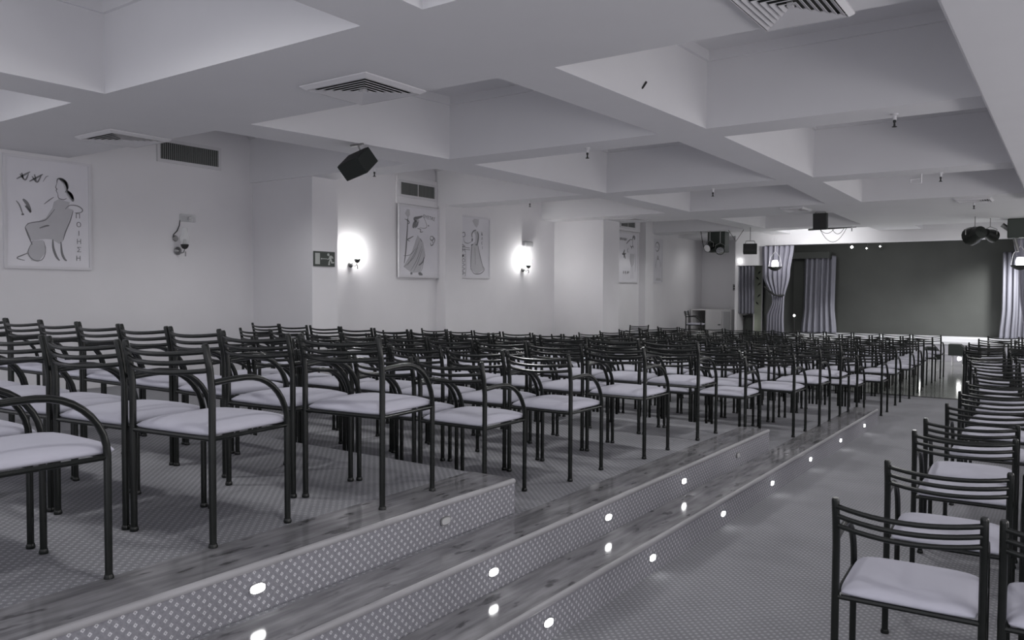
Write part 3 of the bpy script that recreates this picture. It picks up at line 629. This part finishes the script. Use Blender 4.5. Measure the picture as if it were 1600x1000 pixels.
# lighting bar and its cables
a, b2 = onY(1263, 359, 18.95), onY(1338, 354, 18.95)
t = thing('lighting_bar', 'black horizontal lighting bar under the ceiling with clips', 'bar', (a+b2)/2)
bm = B(); tube(bm, [(a-b2)/2, (b2-a)/2], .022, 8); obj('bar', bm, 'rubber', t, True)
bm = B()
for f in (-.35, .1, .4): p = (b2-a)*f; tube(bm, [p, (p.x, p.y, 3.0-t.location.z)], .006, 6)
obj('hanger_rod', bm, 'vent', t, True)
bm = B()
for (f0, f1, sag) in ((-.25, .05, .10), (.0, .25, .12), (-.25, .3, .30)):
    p, q = (b2-a)*f0, (b2-a)*f1; zt = 2.98-t.location.z
    tube(bm, [(p.x+(q.x-p.x)*s, p.y+(q.y-p.y)*s, zt-sag*4*s*(1-s)) for s in [k/10 for k in range(11)]], .006, 6)
obj('cable', bm, 'rubber', t, True)
a = onY(1090, 366, 18.4)
bm = B(); q0 = onY(1095, 367, 18.4); q1 = onY(1100, 388, 18.4); q2 = onY(1108, 393, 18.4); q3 = onY(1098, 380, 18.4)
q0.z = 3.0; tube(bm, [q0-a, q3-a, q1-a, q2-a], .008, 6); q0 = onY(1138, 371, 18.4); q1 = onY(1150, 377, 18.4); q2 = onY(1162, 371, 18.4); q0.z = q2.z = 3.0; tube(bm, [q0-a, q1-a, q2-a], .007, 6)
o = obj('hanging_cable', bm, 'rubber', None, True); o.location = a; tag(o, 'thin black cable looping under the ceiling by the twin spotlights', 'cable')
# bowl lamps
def bowl(px, py, Y, label):
    c = onY(px, py, Y); t = thing('bowl_lamp', label, 'lamp', c, 0, 'bowl lamps in front of the stage')
    bm = B(); lathe(bm, [(.02, -.13), (.10, -.10), (.16, -.05), (.17, -.03), (.15, -.035), (.09, -.08), (.02, -.10)]); obj('bowl', bm, 'rubber', t, True)
    bm = B(); lathe(bm, [(.03, -.08), (.07, -.05), (.075, .06), (.06, .12), (.02, .13)]); obj('bulb', bm, 'bulb2', t, True)
    bm = B(); tube(bm, [(.16, 0, -.04), (.12, 0, .2), (0, 0, .35)], .004, 6); tube(bm, [(-.16, 0, -.04), (-.12, 0, .2), (0, 0, .35)], .004, 6); tube(bm, [(0, 0, .35), (0, 0, 3.0-c.z)], .004, 6); obj('suspension_wire', bm, 'vent', t, True)
bowl(1211, 415, 19.6, 'glowing bowl lamp hanging in front of the tied curtain')
bowl(1594, 412, 18.8, 'glowing bowl lamp at the right picture edge')
c = onY(1586, 360, 18.6)
t = thing('ceiling_bracket', 'dark angled bracket holding the right bowl lamp, its box standing in for darkness', 'bracket', c)
bm = B(); bbox(bm, (-.12, -.2, -.16), (.6, .2, 3.0-c.z)); obj('housing', bm, 'signg', t, False, .02)  # dark box put in place of the darkness behind the beam
bm = B(); tube(bm, [(-.22, 0, .12), (-.1, 0, .02), (.0, 0, -.16), (.06, 0, -.42)], [.05, .045, .04, .03], 10); obj('arm', bm, 'steel', t, True)
# lamp + switch by the door, small lamps at stage top
c = onY(1156, 408, 20.3)
t = thing('door_lamp', 'tiny glowing lamp on the wall above the curtained doorway', 'lamp', (c.x, 20.3, c.z))
bm = B(); lathe(bm, [(.03, 0), (.03, -.02), (.02, -.03)], (0, 0, 0), (0, 1, 0)); obj('base', bm, 'vent', t, True)
bm = B(); lathe(bm, [(.015, -.03), (.03, -.04), (.03, -.07), (.015, -.085)], (0, 0, 0), (0, 1, 0)); obj('bulb', bm, 'bulb2', t, True)
c = onY(1148, 449, 22.0)
t = thing('switch_panel', 'small dark switch panel beside the curtained doorway', 'switch', (c.x, 22.0, c.z))
bm = B(); bbox(bm, (-.05, -.02, -.09), (.05, 0, .09)); obj('plate', bm, 'steel', t, False, .004)
bm = B(); bbox(bm, (-.025, -.03, .01), (.025, -.02, .05)); bbox(bm, (-.025, -.03, -.06), (.025, -.02, -.02)); obj('switches', bm, 'rubber', t)
for i, (px, py, big, lb) in enumerate(((1331, 386, .032, 'brightest small spotlight under the stage header'), (1354, 388, .016, 'faint small spotlight, second under the stage header'), (1375, 385, .016, 'faint small spotlight, third under the stage header'))):
    c = onY(px, py, 20.9); t = thing('stage_top_lamp', lb, 'lamp', c)
    bm = B(); lathe(bm, [(big, 0), (big*.6, -.02)], (0, 0, 0), (0, 1, 0), 12); obj('lens', bm, 'bulb2', t, True)
    bm = B(); lathe(bm, [(big*1.2, .0), (big*1.1, .12), (.01, .16)], (0, 0, 0), (0, 1, 0), 12); tube(bm, [(0, .06, 0), (0, .06, 3.3-c.z)], .01, 6); obj('housing', bm, 'rubber', t, True)

# ------------------------------------------------------------------ curtains
def curtain(name, label, Y, prof, folds, amp, m, seed=0, th=.012):
    # prof: list of (z, xleft, xright)
    random.seed(seed); ph = random.random()*6; nx = folds*12; bm = B(); rows_ = []
    zc = [p[0] for p in prof]; zs = [zc[0]+(zc[-1]-zc[0])*k/40 for k in range(41)]
    def xr(z, i):
        for a, b in zip(prof, prof[1:]):
            if min(a[0], b[0])-1e-6 <= z <= max(a[0], b[0])+1e-6:
                s = (z-a[0])/(b[0]-a[0]); s = s*s*(3-2*s); return a[i]+(b[i]-a[i])*s
        return prof[-1][i]
    x0, z0 = prof[0][1], zc[-1]
    for z in zs:
        l, r = xr(z, 1), xr(z, 2); row = []
        for k in range(nx+1):
            s = k/nx; wv = math.sin(2*PI*folds*s+ph)+.35*math.sin(2*PI*folds*1.7*s+ph*2+z*.5)
            tight = min(1, (r-l)/(prof[0][2]-prof[0][1]))
            row.append(bm.verts.new((l+(r-l)*s-x0, amp*wv*(.6+.4*tight), z)))
        rows_.append(row)
    for i in range(len(rows_)-1):
        for k in range(nx): bm.faces.new((rows_[i][k], rows_[i][k+1], rows_[i+1][k+1], rows_[i+1][k]))
    o = obj(name, bm, m, None, 'all'); o.location = (x0, Y, 0)
    s = o.modifiers.new('solid', 'SOLIDIFY'); s.thickness = th
    tag(o, label, 'curtain', 'stage curtains'); return o
def wx(px, py, Y): return onY(px, py, Y).x
Yc = 20.15
oc = curtain('tied_curtain', 'pale grey curtain gathered with a dark tieback left of the stage', Yc,
        [(2.70, wx(1190, 400, Yc), wx(1240, 400, Yc)), (2.0, wx(1191, 430, Yc), wx(1234, 430, Yc)), (1.33, wx(1206, 468, Yc), wx(1225, 468, Yc)), (.9, wx(1197, 500, Yc), wx(1224, 500, Yc)), (.02, wx(1195, 520, Yc), wx(1226, 520, Yc))], 6, .045, 'curtain', 1)
a = onY(1194, 448, Yc-.1); b2 = onY(1210, 461, Yc-.12); c = onY(1219, 462, Yc-.1)
bm = B(); tube(bm, [a-b2, V(0, 0, 0), c-b2, c-b2+V(.06, .1, .02)], .026, 8); o = obj('curtain_tieback', bm, 'rubber', None, True); o.location = b2; tag(o, 'dark tieback wrapped around the pale grey curtain', 'tieback')
Yi = 22.3
curtain('inner_curtain', 'grey curtain flaring at its hem inside the stage on the left', Yi, [(2.52, wx(1257, 400, Yi), wx(1306, 400, Yi)), (1.2, wx(1255, 450, Yi), wx(1304, 450, Yi)), (.46, wx(1250, 520, Yi), wx(1306, 520, Yi))], 6, .07, 'curtaind', 3)
curtain('inner_curtain', 'grey curtain inside the stage on the right', Yi, [(2.52, wx(1568, 400, Yi), wx(1640, 400, Yi)), (1.2, wx(1567, 450, Yi), wx(1640, 450, Yi)), (.46, wx(1562, 520, Yi), wx(1640, 520, Yi))], 8, .06, 'curtaind', 5)
curtain('tied_curtain', 'pale grey curtain hanging at the right picture edge before the stage', Yc, [(2.70, wx(1584, 400, Yc), wx(1650, 400, Yc)), (2.0, wx(1592, 430, Yc), wx(1650, 430, Yc)), (.02, wx(1604, 520, Yc), wx(1650, 520, Yc))], 6, .045, 'curtain', 6)
Yd = 20.42
curtain('doorway_curtain', 'dark grey curtain hanging in the doorway left of the stage', Yd, [(2.235, wx(1152, 420, Yd), wx(1178, 420, Yd)), (.98, wx(1152, 490, Yd), wx(1178, 490, Yd))], 5, .03, 'curtaind', 8)
# dark beam over inner stage
bm = B(); bbox(bm, (-7.45, 21.9, 2.45), (-5.25, 22.1, 2.62)); o = obj('curtain_rail_box', bm, 'dark', None, False, .01); tag(o, 'dark pelmet box above the inner left stage curtain', 'pelmet')
# doorway: dark chest and patterned screen
a = onY(1155, 500, 20.75); b2 = onY(1177, 500, 20.75)
a.x = -7.10
t = thing('dark_chest', 'black chest in the doorway below the dark curtain', 'chest', ((a.x+b2.x)/2, 20.9, 0)); wd = (b2.x-a.x)/2
bm = B(); bbox(bm, (-wd, -.15, 0), (wd, .15, .88)); obj('body', bm, 'dark', t, False, .01)
bm = B(); bbox(bm, (-wd-.02, -.17, .88), (wd+.02, .17, .92)); obj('top', bm, 'rubber', t)
a = onY(1178, 500, 20.7); b2 = onY(1190, 500, 20.7)
t = thing('folding_screen', 'greenish patterned screen standing in the doorway beside the curtain', 'screen', ((a.x+b2.x)/2, 20.7, 0)); wd = (b2.x-a.x)/2
bm = B(); bbox(bm, (-wd, 0, .02), (wd, .03, 2.26)); obj('panel', bm, 'screen', t)
bm = B(); bbox(bm, (-wd-.02, -.01, 0), (-wd+.01, .04, 2.3)); bbox(bm, (wd-.01, -.01, 0), (wd+.02, .04, 2.3)); obj('frame', bm, 'vent', t)
bm = B()
for (zz, s) in ((2.0, 1), (1.85, -1), (1.7, 1), (1.4, 1), (1.2, -1)):
    prism(bm, [(-.02*s, -.004, zz), (.05*s, -.004, zz+.05), (.06*s, -.004, zz+.10), (.0, -.004, zz+.06)], (0, .003, 0))
obj('leaf_motif', bm, 'dark', t)

# ------------------------------------------------------------------ cabinet near the stage
Yk = 20.95; a = onY(1080, 483, Yk); b2 = onY(1143, 483, Yk)
t = thing('low_cabinet', 'white low cabinet with a door and grey panel against the wall', 'cabinet', (a.x, Yk, 0)); W_ = b2.x-a.x; Hc = a.z
dx = onY(1103, 500, Yk).x-a.x; dx2 = onY(1128, 500, Yk).x-a.x
bm = B(); bbox(bm, (dx-.02, 0, 0), (W_, 1.02, Hc-.03)); bbox(bm, (0, .0, Hc-.03), (W_, 1.02, Hc)); bbox(bm, (0, 0, 0), (.03, 1.02, Hc-.03)); bbox(bm, (0, 1.0, 0), (dx, 1.02, Hc)); obj('body', bm, 'cab', t)
bm = B(); bbox(bm, (dx, -.02, .08), (dx2, 0, Hc-.04)); d = obj('door', bm, 'cab', t, False, .004)
bm = B(); bbox(bm, (dx2-.10, -.04, Hc*.6), (dx2-.03, -.02, Hc*.6+.025)); obj('handle', bm, 'rubber', d)
bm = B(); bbox(bm, (dx2+.04, -.012, .2), (W_-.04, 0, Hc-.05)); obj('side_panel', bm, 'cabg', t, False, .003)

# ------------------------------------------------------------------ stage monitors on low stands
def monitor(px, py, Y, w, label, lamp):
    c = onY(px, py, Y); t = thing('floor_monitor', label, 'speaker', (c.x, Y, 0)); z = c.z
    bm = B(); prism(bm, [(-w/2, -.14, z-.10), (w/2, -.14, z-.10), (w/2+.0, -.14, z+.02), (w*.15, -.14, z+.14), (-w/2, -.14, z+.14)], (0, .28, 0)); obj('cabinet', bm, 'spk', t, False, .006)
    bm = B()
    for x in (-w*.3, w*.3): tube(bm, [(x, -.10, z-.10), (x, -.12, .008), (x, .12, .008), (x, .10, z-.10)], .008, 6)
    obj('stand', bm, 'vent', t, True)
    if lamp:
        bm = B(); lathe(bm, [(.02, .0), (.04, -.04), (.035, -.06), (.01, -.07)], (-w/2-.02, -.1, z+.0), (1, 0, 0), 12); obj('lamp_head', bm, 'bulb2', t, True)
monitor(1497, 548, 19.2, .34, 'dark wedge shaped floor monitor on a low stand before the stage', False)
monitor(1521, 561, 17.4, .34, 'dark floor monitor with a bright lamp head by the right hand chairs', True)
monitor(1458, 553, 17.6, .26, 'dark floor monitor with a bright tip behind the last left row', True)  # bright tip is a small emissive cap on the cabinet side
c = onY(1241, 493, 21.6)
t = thing('stage_footlight', 'small glowing footlight on the stage beside the left curtain', 'lamp', (c.x, 21.6, .45))
bm = B(); tube(bm, [(0, 0, 0), (0, 0, c.z-.5)], .015, 8); lathe(bm, [(.10, 0), (.10, .02), (.02, .03)]); obj('stand', bm, 'rubber', t, True)
bm = B(); lathe(bm, [(.01, -.03), (.025, -.015), (.025, .015), (.01, .03)], (0, 0, c.z-.45), n=12); obj('bulb', bm, 'bulb2', t, True)
